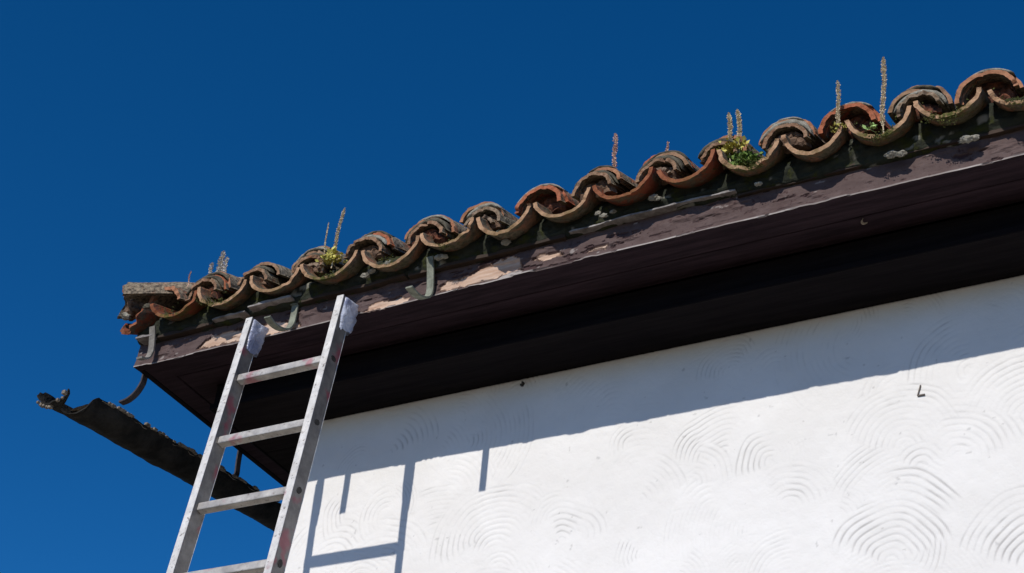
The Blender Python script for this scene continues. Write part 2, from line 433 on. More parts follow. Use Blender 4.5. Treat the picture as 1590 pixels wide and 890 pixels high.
# ---- fascia, front: fine mesh with paint and bare wood
fz = .145
xs = np.arange(0, 3.9, .0045); FX, FZ_ = .976, .95
zs = np.concatenate([[0.0], np.arange(.003, fz, .0042), [fz]])
X, Z = np.meshgrid(xs, zs, indexing='ij')
def poly_mask(pts, soft=.004, wob=.006, seed=0):
    """distance-like mask of a polygon with a ragged outline"""
    px = X/FX + wob*fbm(X*35, Z*60, seed=seed); pz = Z/FZ_ + wob*fbm(X*35, Z*60, seed=seed+5)
    inside = np.zeros(X.shape, bool); n = len(pts); j = n-1
    for i in range(n):
        xi, zi = pts[i]; xj, zj = pts[j]
        c = ((zi > pz) != (zj > pz)) & (px < (xj-xi)*(pz-zi)/(zj-zi+1e-12)+xi)
        inside ^= c; j = i
    return inside.astype(float)
bare = np.zeros_like(X)
for s_, pts in enumerate([
        [(1.425, .012), (1.43, .05), (1.55, .062), (1.66, .085), (1.735, .10), (1.765, .075), (1.775, .04), (1.72, .022), (1.6, .016)],
        [(1.10, .004), (1.13, .035), (1.24, .042), (1.31, .028), (1.30, .010)],
        [(.30, .02), (.36, .06), (.46, .078), (.60, .07), (.72, .06), (.80, .045), (.81, .01), (.55, .012)],
        [(1.82, .05), (1.85, .07), (1.92, .068), (1.95, .05), (1.88, .042)],
        [(2.03, .03), (2.06, .05), (2.12, .046), (2.1, .028)]]):
    bare = np.maximum(bare, poly_mask(pts, seed=40+s_*9, wob=.012))
crack = sstep(.30, .36, fbm(X*12, Z*62, seed=63, oct=5)) * sstep(3.0, 1.8, X) * sstep(.9, 1.5, X)*.8
crack = np.maximum(crack, sstep(.48, .56, fbm(X*11, Z*70, seed=83, oct=5))*.8)
edge_b = np.abs(np.gradient(bare, axis=0))+np.abs(np.gradient(bare, axis=1))
crack = np.maximum(crack*(1-bare), np.clip(edge_b*1.4, 0, 1)*.8*(fbm(X*20, Z*30, seed=4) > -.1))
worn = sstep(.0065, .003, Z + .0025*fbm(X*18, Z*5, seed=8))*(.55+.45*sstep(-.2, .2, fbm(X*6, Z*0, seed=19)))
worn = np.maximum(worn, .6*sstep(.55, .62, fbm(X*30, Z*60, seed=101, oct=5)))
worn = np.maximum(worn, poly_mask([(1.68, .0), (1.70, .018), (1.77, .026), (1.79, .006)], seed=3)*.9)
Yf = -.003*fbm(X*14, Z*30, seed=12) + .004*bare + .006*crack - .004*sstep(.02, 0, Z) - .006*sstep(.2, .5, fbm(X*8, Z*24, seed=44))
Yf = Yf + .004*np.sin(X*2.1)
nx, nz = X.shape
V = [tuple(p) for p in np.stack([X, Yf, Z], -1).reshape(-1, 3)]
F = grid_faces(nx, nz)
n0 = len(V)
# lower edge and back
for i in range(nx): V.append((xs[i], float(Yf[i, 0])+.0015, -.0002))
for i in range(nx): V.append((xs[i], .0245, 0.0))
for i in range(nx): V.append((xs[i], .0245, fz))
for i in range(nx-1):
    F.append((i*nz, n0+i, n0+i+1, (i+1)*nz)); F.append((n0+i, n0+nx+i, n0+nx+i+1, n0+i+1)); F.append((n0+nx+i, n0+2*nx+i, n0+2*nx+i+1, n0+nx+i+1)); F.append((i*nz+nz-1, (i+1)*nz+nz-1, n0+2*nx+i+1, n0+2*nx+i))
z_ = np.zeros(3*nx)
mi = [0]*(len(F)-4*(nx-1)) + [0, 1, 1, 0]*(nx-1)  # underside is the same paint; its shade is put into the colour
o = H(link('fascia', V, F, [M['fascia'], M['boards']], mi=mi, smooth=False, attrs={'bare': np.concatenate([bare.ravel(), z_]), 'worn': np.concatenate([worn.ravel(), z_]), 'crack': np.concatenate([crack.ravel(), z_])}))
H(box('fascia', (3.9, HX, 0, .0245, 0, fz), M['fascia']))
V, F = sk(boxv(0.0, .0245, .026, HY, 0, fz)); H(bev(link('fascia', V, F, M['soffit']), .003))  # left fascia: painted like the front, shade put into the near-black colour
H(box('fascia', (HX-.0245, HX, .026, HY, 0, fz), M['fascia']))
H(box('fascia', (.026, HX-.026, HY-.0245, HY, 0, fz), M['fascia']))

# ---------------------------------------------------------------- roof
# part: the body of the roof (deck + the courses of tiles higher up, never seen from the front)
Vr = []; Fr = []; mi = []
def slope_grid(Lx, Ly, xform, y_start):
    global Vr, Fr
    run = Ly/2
    us = np.arange(0, Lx+1e-6, .234/8); ns = 60
    vs_ = np.linspace(y_start, run, ns)
    off = len(Vr)
    for u in us:
        for v in vs_:
            x = min(max(u, v), Lx-v)
            course = (v % .33)/.33
            zz = .175+v*SL + .055*math.cos(2*math.pi*(u-.12)/.234) + .02*(1-course)
            Vr.append(xform(x, v, zz))
    Fr += grid_faces(len(us), ns, off)
slope_grid(HX, HY, lambda x, v, z: (x, v, z), .42)
slope_grid(HX, HY, lambda x, v, z: (HX-x, HY-v, z), .02)
slope_grid(HY, HY, lambda x, v, z: (v, HY-x, z), .05)
slope_grid(HY, HY, lambda x, v, z: (HX-v, x, z), .02)
mi = [0]*len(Fr)
off = len(Vr); zt = .11; rr = HY/2
Vr += [(.03, .03, zt), (HX-.03, .03, zt), (HX-.03, HY-.03, zt), (.03, HY-.03, zt), (rr, rr, zt+rr*SL), (HX-rr, rr, zt+rr*SL)]
Fr += [(off, off+1, off+5, off+4), (off+1, off+2, off+5), (off+2, off+3, off+4, off+5), (off+3, off, off+4)]; mi += [1]*4
roof = H(link('roof', Vr, Fr, [M['roofback'], M['roofdeck']], mi=mi))

# sub-parts: tiles of the eave course
def tile(name, cx, y0, z0, R, up, m, length=.44, th=.017, taper=.0, yaw=0, roll=0, slope=SL, half=90, seed=0, mossy=0.0, squash=1.0, chip=.006, rimv=None):
    """half-round clay tile; up=True convex side up. (cx,y0,z0): centre of the arc at its front end"""
    if rimv is None: rimv = .75 if up else 1.0
    na, nl = 49, 15
    a_ = np.radians(np.linspace(-half, half, na)); sgn = 1 if up else -1
    LI, SD, AN = np.meshgrid(np.arange(nl), [0, 1], a_, indexing='ij')
    T = (LI/(nl-1))**1.6
    rad = (R-SD*th)*(1+taper*T) + .0022*vnoise(AN*4+seed, T*9+seed, SD*.4, seed)
    rad = rad - np.where(LI == 0,   .0012*np.clip(vnoise(AN*14+seed, SD*3.0, 0, seed+3), -1, 1)*(1-2*SD), 0)
    ch = chip*(vnoise(AN*3+seed*3.1, seed*1.7, 0, seed)+.25*vnoise(AN*11+seed, SD*.7, 0, seed+1)-1.6*sstep(.45, .7, vnoise(AN*4.3+seed*2, 7.7, 0, seed+2)*-1))
    x = rad*np.sin(AN); z = sgn*rad*np.cos(AN)*squash
    y = T*length - np.where(LI == 0, ch, np.where(LI == 1, ch*.4, 0))
    cr, sr = math.cos(roll), math.sin(roll)
    x, z = x*cr-z*sr, x*sr+z*cr
    z = z + y*slope
    cy_, sy_ = math.cos(yaw), math.sin(yaw)
    V = np.stack([cx+x*cy_-y*sy_, y0+x*sy_+y*cy_, z0+z], -1).reshape(-1, 3).tolist()
    rim = [0.0]*len(V)
    if up: ms = [mossy*.5]*len(V)
    else: ms = np.where(LI < 3, mossy*sstep(.55, .98, np.cos(AN)), mossy*.4).ravel().tolist()
    def I(l, s, a): return (l*2+s)*na+a
    F = []
    for l in range(nl-1):
        for a in range(na-1):
            F.append((I(l, 0, a), I(l, 0, a+1), I(l+1, 0, a+1), I(l+1, 0, a))); F.append((I(l, 1, a+1), I(l, 1, a), I(l+1, 1, a), I(l+1, 1, a+1)))
        for a in (0, na-1): F.append((I(l, 0, a), I(l+1, 0, a), I(l+1, 1, a), I(l, 1, a)))
    # separate rim verts so the cut edge has its own colour
    n0 = len(V)
    for s in (0, 1):
        for a in range(na): V.append(V[I(0, s, a)]); rim.append(rimv); ms.append(ms[I(0, s, a)])
    for a in range(na-1): F.append((n0+a, n0+na+a, n0+na+a+1, n0+a+1))
    for a in range(na-1): F.append((I(nl-1, 0, a), I(nl-1, 0, a+1), I(nl-1, 1, a+1), I(nl-1, 1, a)))
    if not up: F = [f[::-1] for f in F]
    o = link(name, V, F, m, smooth=True, attrs={'rim': rim, 'moss': ms})
    o.parent = roof; 
    return o
J = [.108, .342, .584, .827, 1.096, 1.350, 1.589, 1.814, 2.044, 2.281, 2.502, 2.725, 2.935, 3.158, 3.378, 3.607, 3.835, 4.063, 4.291, 4.519, 4.747]
JZ = [.239, .243, .248, .237, .235, .239, .237, .241, .248, .250, .259, .244, .241, .243, .231, .239, .237, .239, .239, .239, .239]
for i in range(len(J)-1):
    a, b_ = J[i], J[i+1]; w = b_-a; cx = (a+b_)/2; zc = (JZ[i]+JZ[i+1])/2+.004
    red = i in (0, 8, 9)
    o = tile('pan_tile', cx, -.100+rng.uniform(-.010, .008), zc-.015, w/2-.003, False, M['tile_panred'] if red else M['tile_pan'], yaw=rng.uniform(-.05, .05),
         roll=math.atan2(JZ[i+1]-JZ[i], w)+rng.uniform(-.09, .09), seed=i, half=84, squash=.116/(w/2)*rng.uniform(.84, 1.02), th=.0145,
         mossy={0: .9, 1: .9, 3: 1.0, 4: .5, 5: .6, 8: .3, 10: 1.0, 12: 1.0, 13: 1.0, 14: .6}.get(i, .4))
    if red: o['label'] = 'reddish brick-coloured pan tile'
kinds = ['tile_grey', 'tile_red', 'tile_grey', 'tile_grey', 'tile_red', 'tile_orange', 'tile_orange', 'tile_red', 'tile_orange', 'tile_grey', 'tile_orange', 'tile_orange', 'tile_red', 'tile_grey', 'tile_orange'] + ['tile_orange', 'tile_grey']*3
def lumpy(name, c, r, m, seed, parent, sq=(1, 1, 1)):
    nu, nv = 16, 11
    P_, T_ = np.meshgrid(2*np.pi*np.arange(nu)/nu, np.pi*np.arange(nv)/(nv-1), indexing='ij')
    d = np.stack([np.sin(T_)*np.cos(P_), np.sin(T_)*np.sin(P_), np.cos(T_)], -1)
    rr_ = r*(.8+.5*fbm(d[..., 0]*2.2+seed*3.3, d[..., 1]*2.2, d[..., 2]*2.2, seed=seed))
    V = (np.array(c)+d*rr_[..., None]*np.array(sq)).reshape(-1, 3).tolist()
    o = link(name, V, grid_faces(nu, nv, cu=True, flip=True), m)
    if parent: o.parent = parent
    return o
def mortar_arc(cx, y0, z0, R, a0, a1, m, th, seed, depth=.05):
    """lumpy crescent of mortar between two cover tiles"""
    n = 22; V = []; A = np.radians(np.linspace(a0, a1, n))
    for i, an in enumerate(A):
        e = math.sin(math.pi*i/(n-1))**.5
        for kx, (dr, dy) in enumerate(((-.5, .004), (-.3, -.004), (.2, -.006), (.5, .004), (.4, depth), (-.4, depth))):
            nn = float(vnoise(an*6+seed, kx*1.3, 0, seed))
            rad = R+(dr*th*(1+.5*nn))*e
            V.append((cx+rad*math.sin(an), y0+dy+.005*nn, z0+rad*math.cos(an)+dy*SL))
    F = []
    for i in range(n-1):
        for j in range(6): F.append((i*6+j, (i+1)*6+j, (i+1)*6+(j+1) % 6, i*6+(j+1) % 6))
    F += [(0, 1, 2, 3, 4, 5), tuple((n-1)*6+j for j in (5, 4, 3, 2, 1, 0))]
    o = link('mortar', V, F, m, smooth=True); o.parent = roof; return o
def plug(cx, y0, z0, R, m, seed):
    """rough filling closing the mouth of a cover tile"""
    nr, na_ = 9, 20
    RR_, AA = np.meshgrid(np.linspace(.02, 1, nr), np.radians(np.linspace(-95, 95, na_)), indexing='ij')
    x = RR_*R*np.sin(AA); z = RR_*R*np.cos(AA)
    y = y0+.02*(1-RR_)*0+.014*fbm(x*38+seed, z*38, seed=seed)+.010*vnoise(x*90, z*90+seed, seed=seed)
    V = np.stack([cx+x, y+z*.1, z0+z], -1).reshape(-1, 3).tolist()
    o = link('mortar', V, grid_faces(nr, na_), m, smooth=False); o.parent = roof
    md = o.modifiers.new('s', 'SOLIDIFY'); md.thickness = .03; md.offset = 0
    return o
for i in range(1, len(J)-1):
    cx, zc = J[i], JZ[i]
    dx = rng.uniform(-.012, .010); r1 = .074+rng.uniform(-.006, .008)
    y1 = -.072+rng.uniform(-.012, .010); zc += -.013
    k2 = kinds[i % len(kinds)]; k1 = kinds[(i*3+2) % len(kinds)]
    if i in (7, 12, 14, 17):
        # a hollow mouth: one thick shell, dark inside, with brick rubble far back
        rr1 = .097+rng.uniform(-.003, .004); yy1 = y1+.020
        tile('cover_tile', cx-.004, yy1, zc+.004, rr1, True, M['tile_red' if i != 14 else 'tile_orange'], seed=90+i, yaw=rng.uniform(-.06, .02), roll=rng.uniform(-.16, .10), half=88, mossy=.2, th=.015, chip=.006)
        plug(cx, yy1+.075, zc+.02, rr1-.016, M['fill_red'], i)
        mortar_arc(cx, yy1+.018, zc+.006, rr1+.010, -70, 50, M['mortar_pale'], .016, i)
        tile('cover_tile', cx+.004, yy1+.030, zc+.011, .100, True, M[k2], seed=130+i, yaw=rng.uniform(-.04, .04), roll=rng.uniform(-.1, .1), half=86, th=.014, chip=.008)
        continue
    tile('cover_tile', cx+dx, y1, zc-.012, r1, True, M[k1], seed=50+i, yaw=rng.uniform(-.08, .08), roll=rng.uniform(-.14, .10), half=88, mossy=.3, th=.013, chip=.009, rimv=.25)
    if i % 3 == 0: tile('cover_tile', cx+dx+rng.uniform(-.012, .010), y1+.006, zc-.018, .050+rng.uniform(-.006, .005), True, M[kinds[(i*7+3) % len(kinds)]], seed=170+i, yaw=rng.uniform(-.05, .05), roll=rng.uniform(-.2, .2), half=80, th=.012, length=.3, chip=.010, rimv=.2)
    plug(cx+dx, y1+.034+rng.uniform(0, .02), zc-.012, r1-.012, M['fill_red'] if i in (13, 1, 5) else M['fill_brown'], i)
    y2 = y1+.018+rng.uniform(-.006, .010); lift = .018+rng.uniform(0, .008)
    mortar_arc(cx+dx, y2-.008, zc-.012, r1+.011, -80+rng.uniform(-5, 30), 84-rng.uniform(0, 45), M['mortar_pale'] if i in (4, 6, 11, 13) else M['mortar_dark'], .022, i)
    tile('cover_tile', cx-dx, y2, zc+lift-.012, .086+rng.uniform(-.004, .005), True, M[k2], seed=90+i, yaw=rng.uniform(-.08, .08), roll=rng.uniform(-.18, .18), half=88, mossy=.3, th=.013, chip=.008)
    if i % 4 != 2:
        mortar_arc(cx, y2+.014, zc+lift-.004, .094, -70+rng.uniform(-5, 45), 78-rng.uniform(0, 50), M['mortar_pale'] if i in (3, 5, 10, 11) else M['mortar_dark'], .016, i+40)
        tile('cover_tile', cx+dx*.5, y2+.024, zc+lift+.002, .099+rng.uniform(-.005, .004), True, M[kinds[(i*5+1) % len(kinds)]], seed=130+i, yaw=rng.uniform(-.05, .05), roll=rng.uniform(-.12, .12), half=86, th=.013, chip=.009)
# hip tile at the corner and the broken pieces under it
hy = -math.pi/4
o = tile('hip_tile', -.080, -.072, .264, .103, True, M['tile_orange'], seed=7, yaw=hy, slope=.26, half=88, length=.46, th=.018, chip=.012); o['label'] = 'weathered hip tile at the roof corner'
lumpy('mortar', (-.050, -.060, .222), .026, M['mortar_pale'], 3, roof, (1.0, 1.0, .9)); lumpy('mortar', (-.030, -.045, .255), .05, M['fill_brown'], 4, roof); lumpy('mortar', (.06, -.06, .235), .022, M['mortar_dark'], 5, roof, (1.5, 1, .8))
tile('hip_tile', .20, .15, .345, .112, True, M['tile_grey'], seed=8, yaw=hy, slope=.26, half=85, length=.46, th=.018)
tile('cover_tile', .108, -.035, .250, .090, True, M['tile_orange'], seed=17, yaw=-.1, half=86, chip=.012)
o = tile('pan_tile', -.012, -.066, .222, .090, False, M['tile_panred'], seed=31, yaw=-.45, half=80, chip=.012, length=.3)
o['label'] = 'reddish brick-coloured pan tile'
# more hip tiles to the ridge, and the ridge itself, as one mesh of the roof
for kk in range(2, 12):
    tile('hip_tile', .20+.25*(kk-1), .15+.25*(kk-1), .345+.0885*(kk-1), .112, True, M['tile_grey'], seed=8+kk, yaw=hy, slope=.26, half=85, length=.42, th=.018)

# bedding mortar under the pans (one lumpy strip)
xs = np.arange(.0, 4.75, .0075); prof = np.array([(.03, .104), (-.022, .104), (-.040, .108), (-.048, .125), (-.052, .14), (-.052, .165), (-.048, .19), (-.034, .215), (.03, .235)])
tt = np.linspace(0, 1, len(prof)); tf = np.linspace(0, 1, 30)
py = np.interp(tf, tt, prof[:, 0]); pz = np.interp(tf, tt, prof[:, 1])
Xm, Tm = np.meshgrid(xs, tf, indexing='ij')
PY = np.broadcast_to(py, Xm.shape).copy(); PZ = np.broadcast_to(pz, Xm.shape).copy()
lump = fbm(Xm*14, Tm*5, seed=55); lump2 = fbm(Xm*45, Tm*16, seed=56)
PY += (-.014*lump - .008*lump2)*sstep(.0, .3, Tm) + .022
PZ += (.014*fbm(Xm*9, Tm*0, seed=57) - .006*sstep(2.4, 3.0, Xm) + .012*sstep(2.45, 2.2, Xm)*sstep(2.0, 2.15, Xm))*(1-Tm) + .004*lump2
pale = sstep(.44, .52, fbm(Xm*17, Tm*5.5, seed=61, oct=3))
V = [tuple(p) for p in np.stack([Xm, PY, PZ], -1).reshape(-1, 3)]
o = link('bedding_mortar', V, grid_faces(*Xm.shape), M['mortar'], smooth=True, attrs={'pale': pale.ravel()}); o.parent = roof
# thin grey strip that shows under the mortar in the middle of the eave, broken at the left
def strip(x0, x1, y0, z0, seed, m='lead', hgt=.012, sag=.004):
    n = int((x1-x0)/.012)+2; V = []
    for i in range(n):
        x = x0+(x1-x0)*i/(n-1); e = .7 if i in (0, n-1) else 1
        zz = z0+sag*float(fbm(x*5, seed, oct=3, seed=seed)); yy = y0+.005*float(fbm(x*8, seed, 1, seed=seed+2))
        hh_ = hgt*(1+.35*float(vnoise(x*40, seed, seed=seed)))*e
        for (a, b2) in ((0, 0), (0, 1), (.055, 1), (.055, 0)): V.append((x, yy+a, zz+b2*hh_))
    F = []
    for i in range(n-1):
        for j in range(4): F.append((i*4+j, (i+1)*4+j, (i+1)*4+(j+1) % 4, i*4+(j+1) % 4))
    F += [(0, 1, 2, 3), tuple((n-1)*4+j for j in (3, 2, 1, 0))]
    o = link('drip_strip', V, F, M[m]); o.parent = roof; return o
strip(1.93, 2.54, -.036, .110, 3, hgt=.006); strip(2.54, 4.75, -.016, .098, 5, 'roofdeck'); strip(1.27, 1.91, -.022, .102, 6, 'roofdeck')
strip(.02, .10, -.05, .104, 7, hgt=.009); strip(.39, .55, -.045, .106, 8, hgt=.008); strip(.57, .77, -.055, .114, 9, hgt=.009); strip(.11, .38, -.028, .10, 10, 'roofdeck'); strip(.80, 1.26, -.028, .100, 11, 'roofdeck')

# pale crumbs of mortar lying on the strip
for (x, y, z, r) in ((2.31, -.062, .158, .015), (2.325, -.06, .151, .011), (2.10, -.066, .148, .010), (2.125, -.072, .126, .012), (2.16, -.07, .135, .010),
                     (3.14, -.06, .088, .017), (3.17, -.058, .084, .015), (3.375, -.055, .078, .018), (3.40, -.052, .08, .014), (2.69, -.06, .105, .011),
                     (1.45, -.06, .135, .017), (1.47, -.06, .132, .014), (1.155, -.066, .145, .014), (1.13, -.065, .132, .015), (1.73, -.058, .128, .016)):
    lumpy('mortar_crumb', (x*.976, y+.012, z*.95+.002), r, M['mortar_pale'], int(x*50), roof, (1.5, .8, .8))

# ---------------------------------------------------------------- ladder
LA = 1.4215; LY, LZ = -.1146, -.2545
Ld = np.array([0, math.cos(LA), math.sin(LA)]); Ln = np.array([0, -math.sin(LA), math.cos(LA)])   # Ln points away from the wall
sfoot = (GZ-LZ)/Ld[2]
foot = np.array([.846-.016*sfoot, LY+sfoot*Ld[1], GZ])
ladder = empty('ladder', tuple(foot))
tag(ladder, 'worn aluminium ladder with plastic-wrapped rail tops leaning on the eave', 'ladder')
def LP(x, s, n):      # local to the foot; s measured along the rails from the first visible rung
    p = np.array([x-.016*s, LY, LZ])+Ld*s+Ln*n-foot
    return tuple(p)
def lbox(name, x0, x1, s0, s1, n0, n1, m, parent, bevel=.002, joinv=None):
    V = [LP(x, s, n) for x in (x0, x1) for n in (n0, n1) for s in (s0, s1)]
    F = [(0, 1, 3, 2), (4, 6, 7, 5), (0, 4, 5, 1), (2, 3, 7, 6), (0, 2, 6, 4), (1, 5, 7, 3)]
    if joinv is not None: joinv.append((V, F)); return
    o = link(name, V, F, m, parent)
    if bevel: bev(o, bevel)
    return o
top = .278; RL = (.622, .652); RR = (1.033, 1.063)
rails = []
for (x0, x1) in (RL, RR):
    # channel: web facing out with two flanges
    jp = []; 
    lbox('', x0, x1, sfoot+.02, top, .030, .033, None, None, joinv=jp)
    lbox('', x0, x1, sfoot+.02, top, -.033, -.030, None, None, joinv=jp)
    lbox('', x1-.004, x1-.0005, sfoot+.02, top, -.030, .030, None, None, joinv=jp)
    lbox('', x0+.0005, x0+.004, sfoot+.02, top, -.030, .030, None, None, joinv=jp)
    V, F = join(jp); r_o = link('rail', V, F, [M['alu_lit'], M['alu_shaded']], ladder, mi=[0]*12+[1]*12); rails.append(r_o); bev(r_o, .0012, 1)  # pale flanges and dark webs carry light and shade in their colour
    V = [LP(x, sfoot+s, n) for x in (x0-.003, x1+.003) for n in (-.036, .036) for s in (0.0, .06)]
    link('rubber_foot', V, [(0, 1, 3, 2), (4, 6, 7, 5), (0, 4, 5, 1), (2, 3, 7, 6), (0, 2, 6, 4), (1, 5, 7, 3)], M['black_rubber'], r_o)
ks = [k_ for k_ in range(0, 17) if -k_*.28 > sfoot+.1]
for k_ in ks:
    s = -k_*.28
    o = lbox('rung', RL[1]+.0002, RR[0]-.0002, s-.0155, s+.0155, -.016, .016, M['alu_red'] if k_ == 0 else M['alu'], ladder, bevel=.004)
    if k_ == 0: o['label'] = 'rung stained with red paint'
    for ri, xx in ((0, RL[0]), (0, RL[1]), (1, RR[1]), (1, RR[0])):
        sg = 1 if xx in (RL[1], RR[1]) else -1
        if xx in (RL[1], RR[0]): continue
        n = 10; V = []
        for dx_ in (0, sg*.002):
            for q in range(n):
                an = 2*math.pi*q/n; rad = .0125*(1+.18*math.cos(2*an+k_))
                V.append(LP(xx+dx_, s+rad*math.sin(an), rad*math.cos(an)))
        F = [tuple(range(n)), tuple(range(2*n-1, n-1, -1))]+[(q, (q+1) % n, n+(q+1) % n, n+q) for q in range(n)]
        link('rung_plug', V, F, M['black_rubber'], rails[ri])
# crumpled plastic wrapped round the rail tops, resting against the fascia
def wrap(x0, x1, s0, s1, n0, n1, seed):
    nu, nv = 40, 26; V = []
    cx, cn = (x0+x1)/2, (n0+n1)/2
    for i in range(nu):
        an = 2*math.pi*i/nu
        for j in range(nv):
            t = j/(nv-1)
            s = s0+(s1-s0)*t
            ca, sa = math.cos(an), math.sin(an)
            sx = math.copysign(abs(ca)**.45, ca); sn = math.copysign(abs(sa)**.45, sa)
            w = 1+.30*float(fbm(an*1.6*0+ca*2.2+seed, t*4+sa*2.2, 0, seed=seed))*(1 if sn < .5 else .2)
            if t < .4: w *= .78+.22*t/.4
            s += (.02*float(fbm(ca*2+seed, sa*2, 3, seed=seed)) if j == 0 else 0)
            nn_ = cn+sn*(n1-n0)/2*w
            V.append(LP(cx+sx*(x1-x0)/2*w, s-.42*min(nn_, 0)*(1-.25*t), nn_))
    F = grid_faces(nu, nv, cu=True)
    F.append(tuple(i*nv+nv-1 for i in range(nu)))
    o = link('plastic_wrap', V, F, M['plastic'], ladder, smooth=True); return o
wrap(RL[0]+.004, RL[1]+.008, top-.140, top-.004, -.062, .022, 3)
wrap(RR[0]-.002, RR[1]+.008, top-.140, top-.004, -.062, .022, 8)

# ---------------------------------------------------------------- gutter brackets
PF = [(.012, .10), (.012, .04), (.020, .0), (.042, -.030), (.082, -.048), (.125, -.052), (.158, -.042)]
def bracket(x, y, path, axis, m, label, width=.028, turn=0):
    # origin at the fixing point on the fascia
    z0 = path[0][1]
    V, F = ribbon([(o_, z-z0) for o_, z in path], width, .0075, axis)
    b_ = empty('gutter_bracket', (x, y, z0)); b_.rotation_euler = (0, 0, turn)
    s_ = link('strap', V, F, M[m], b_, smooth=False)
    if axis == 'y': V, F = boxv(-width*.62, width*.62, -.021, -.001, -.004, .022)
    else: V, F = boxv(-.021, -.001, -width*.62, width*.62, -.004, .022)
    link('nail_plate', V, F, M[m], b_)
    tag(b_, label, 'bracket', 'iron gutter brackets left on the eave')
    return b_
bracket(1.372, 0, [(.042, .148), (.028, .09), (.018, .02), (.03, -.018), (.062, -.042), (.105, -.054), (.150, -.050)], 'y', 'strap_green', 'pale green bent gutter bracket right of the ladder, beside the bare wood patch')
bracket(.765, 0, [(a_, z+.008) for a_, z in PF], 'y', 'strap_green', 'cream-grey hooked gutter bracket between the two ladder rails')
bracket(.10, 0, [(.055, .140), (.042, .09), (.034, .04), (.042, .005), (.062, -.014), (.088, -.022)], 'y', 'strap_pale', 'brownish gutter bracket on the front face at the eave corner, under the hip tile')
bracket(-.003, .075, [(.010, .09), (.010, .0), (.014, -.03), (.035, -.066), (.070, -.090), (.106, -.096)], 'x', 'strap_dark', 'dark curved bracket hanging empty below the corner, above the broken gutter end')
bracket(-.034, .755, [(.010, .09), (.010, -.02), (.008, -.06), (.006, -.095), (.012, -.118)], 'x', 'strap_dark', 'short dark bracket touching the gutter, seen between the ladder rails')

# ---------------------------------------------------------------- broken gutter along the left eave
def gutter():
    R, th = .081, .0035
    ya, yb = -.275, 1.95
    ny, nt = 200, 26
    def zc(y): return -.181+.0815*y
    V = []; O = (-.11, ya, zc(ya))
    for i in range(ny):
        y = ya+(yb-ya)*(i/(ny-1))
        kx = [-.275, -.255, -.240, -.215, -.19, -.17, -.155, -.14, -.12, 2.0]
        kv = [-22, -26, -62, -92, -100, -88, -50, -12, 0, 0]
        tmax = np.interp(y, kx, kv)+7*float(fbm(y*22, 1.3, seed=4, oct=3))
        tmax = min(tmax, 3)
        tmin = -180+5*float(fbm(y*18, 5.3, seed=6, oct=3))
        if y < -.25: tmin += 8
        for side in (0, 1):
            for j in range(nt):
                t = math.radians(tmin+(tmax-tmin)*j/(nt-1))
                r = R-(th if side else 0)+.0065*float(fbm(y*14, t*2, side, seed=9))
                V.append((-.11+r*math.cos(t)-O[0], y-O[1]+(.012*float(vnoise(t*3, 2.2, seed=2)) if i == 0 else 0), zc(y)+r*math.sin(t)-O[2]))
    F = []
    def I(i, s, j): return (i*2+s)*nt+j
    for i in range(ny-1):
        for j in range(nt-1):
            F.append((I(i, 0, j), I(i, 0, j+1), I(i+1, 0, j+1), I(i+1, 0, j))); F.append((I(i, 1, j+1), I(i, 1, j), I(i+1, 1, j), I(i+1, 1, j+1)))
        F.append((I(i, 0, 0), I(i+1, 0, 0), I(i+1, 1, 0), I(i, 1, 0))); F.append((I(i, 0, nt-1), I(i, 1, nt-1), I(i+1, 1, nt-1), I(i+1, 0, nt-1)))
    for j in range(nt-1):
        F.append((I(0, 0, j), I(0, 1, j), I(0, 1, j+1), I(0, 0, j+1))); F.append((I(ny-1, 0, j+1), I(ny-1, 1, j+1), I(ny-1, 1, j), I(ny-1, 0, j)))
    gt = empty('rain_gutter', O)
    tag(gt, 'broken black half-round gutter hanging loose below the left eave', 'gutter')
    link('channel', V, F, M['gutter'], gt, smooth=False)
    # old dirt and leaf litter lying in it, showing along the rim
    nl = 150; V = []
    for i in range(nl):
        y = -.10+(1.90)*(i/(nl-1))
        for j in range(9):
            t = -1+2*j/8
            zz = zc(y)-.008+.014*float(fbm(y*25, t*2, seed=15, oct=3))-.012*t*t*0
            V.append((-.11+t*.082-O[0], y-O[1], zz-O[2]))
    for i in range(nl):
        y = -.10+(1.90)*(i/(nl-1)); V.append((0, y-O[1], zc(y)-.045-O[2]))
    F = grid_faces(nl, 9)
    for i in range(nl-1): F.append((i*9, nl*9+i, nl*9+i+1, (i+1)*9)); F.append((i*9+8, (i+1)*9+8, nl*9+i+1, nl*9+i))
    link('leaf_litter', V, F, M['debris'], gt)
    # crumbs stuck on the rim
    r_ = np.random.default_rng(5); ps = []
    for i in range(70):
        y = r_.uniform(-.06, 1.1); s = r_.uniform(.003, .008); x = -.11+.084; z = zc(y)+r_.uniform(-.004, .003)
        v, f = boxv(x-s-O[0], x+s-O[0], y-s*1.5-O[1], y+s*1.5-O[1], z-s*.7-O[2], z+s*.7-O[2])
        a_ = r_.uniform(0, 3); ps.append((v, f))
    for i in range(10):
        y = -.283+r_.uniform(0, .02); t = math.radians(r_.uniform(-150, -35)); s = r_.uniform(.004, .008)
        x = -.11+.087*math.cos(t); z = zc(y)+.087*math.sin(t)
        ps.append(boxv(x-s-O[0], x+s-O[0], y-s-O[1], y+s-O[1], z-s-O[2], z+s-O[2]))
    V, F = join(ps); oo = link('crumbs', V, F, M['debris'], gt); oo['kind'] = 'stuff'; bev(oo, .001, 1)
gutter()

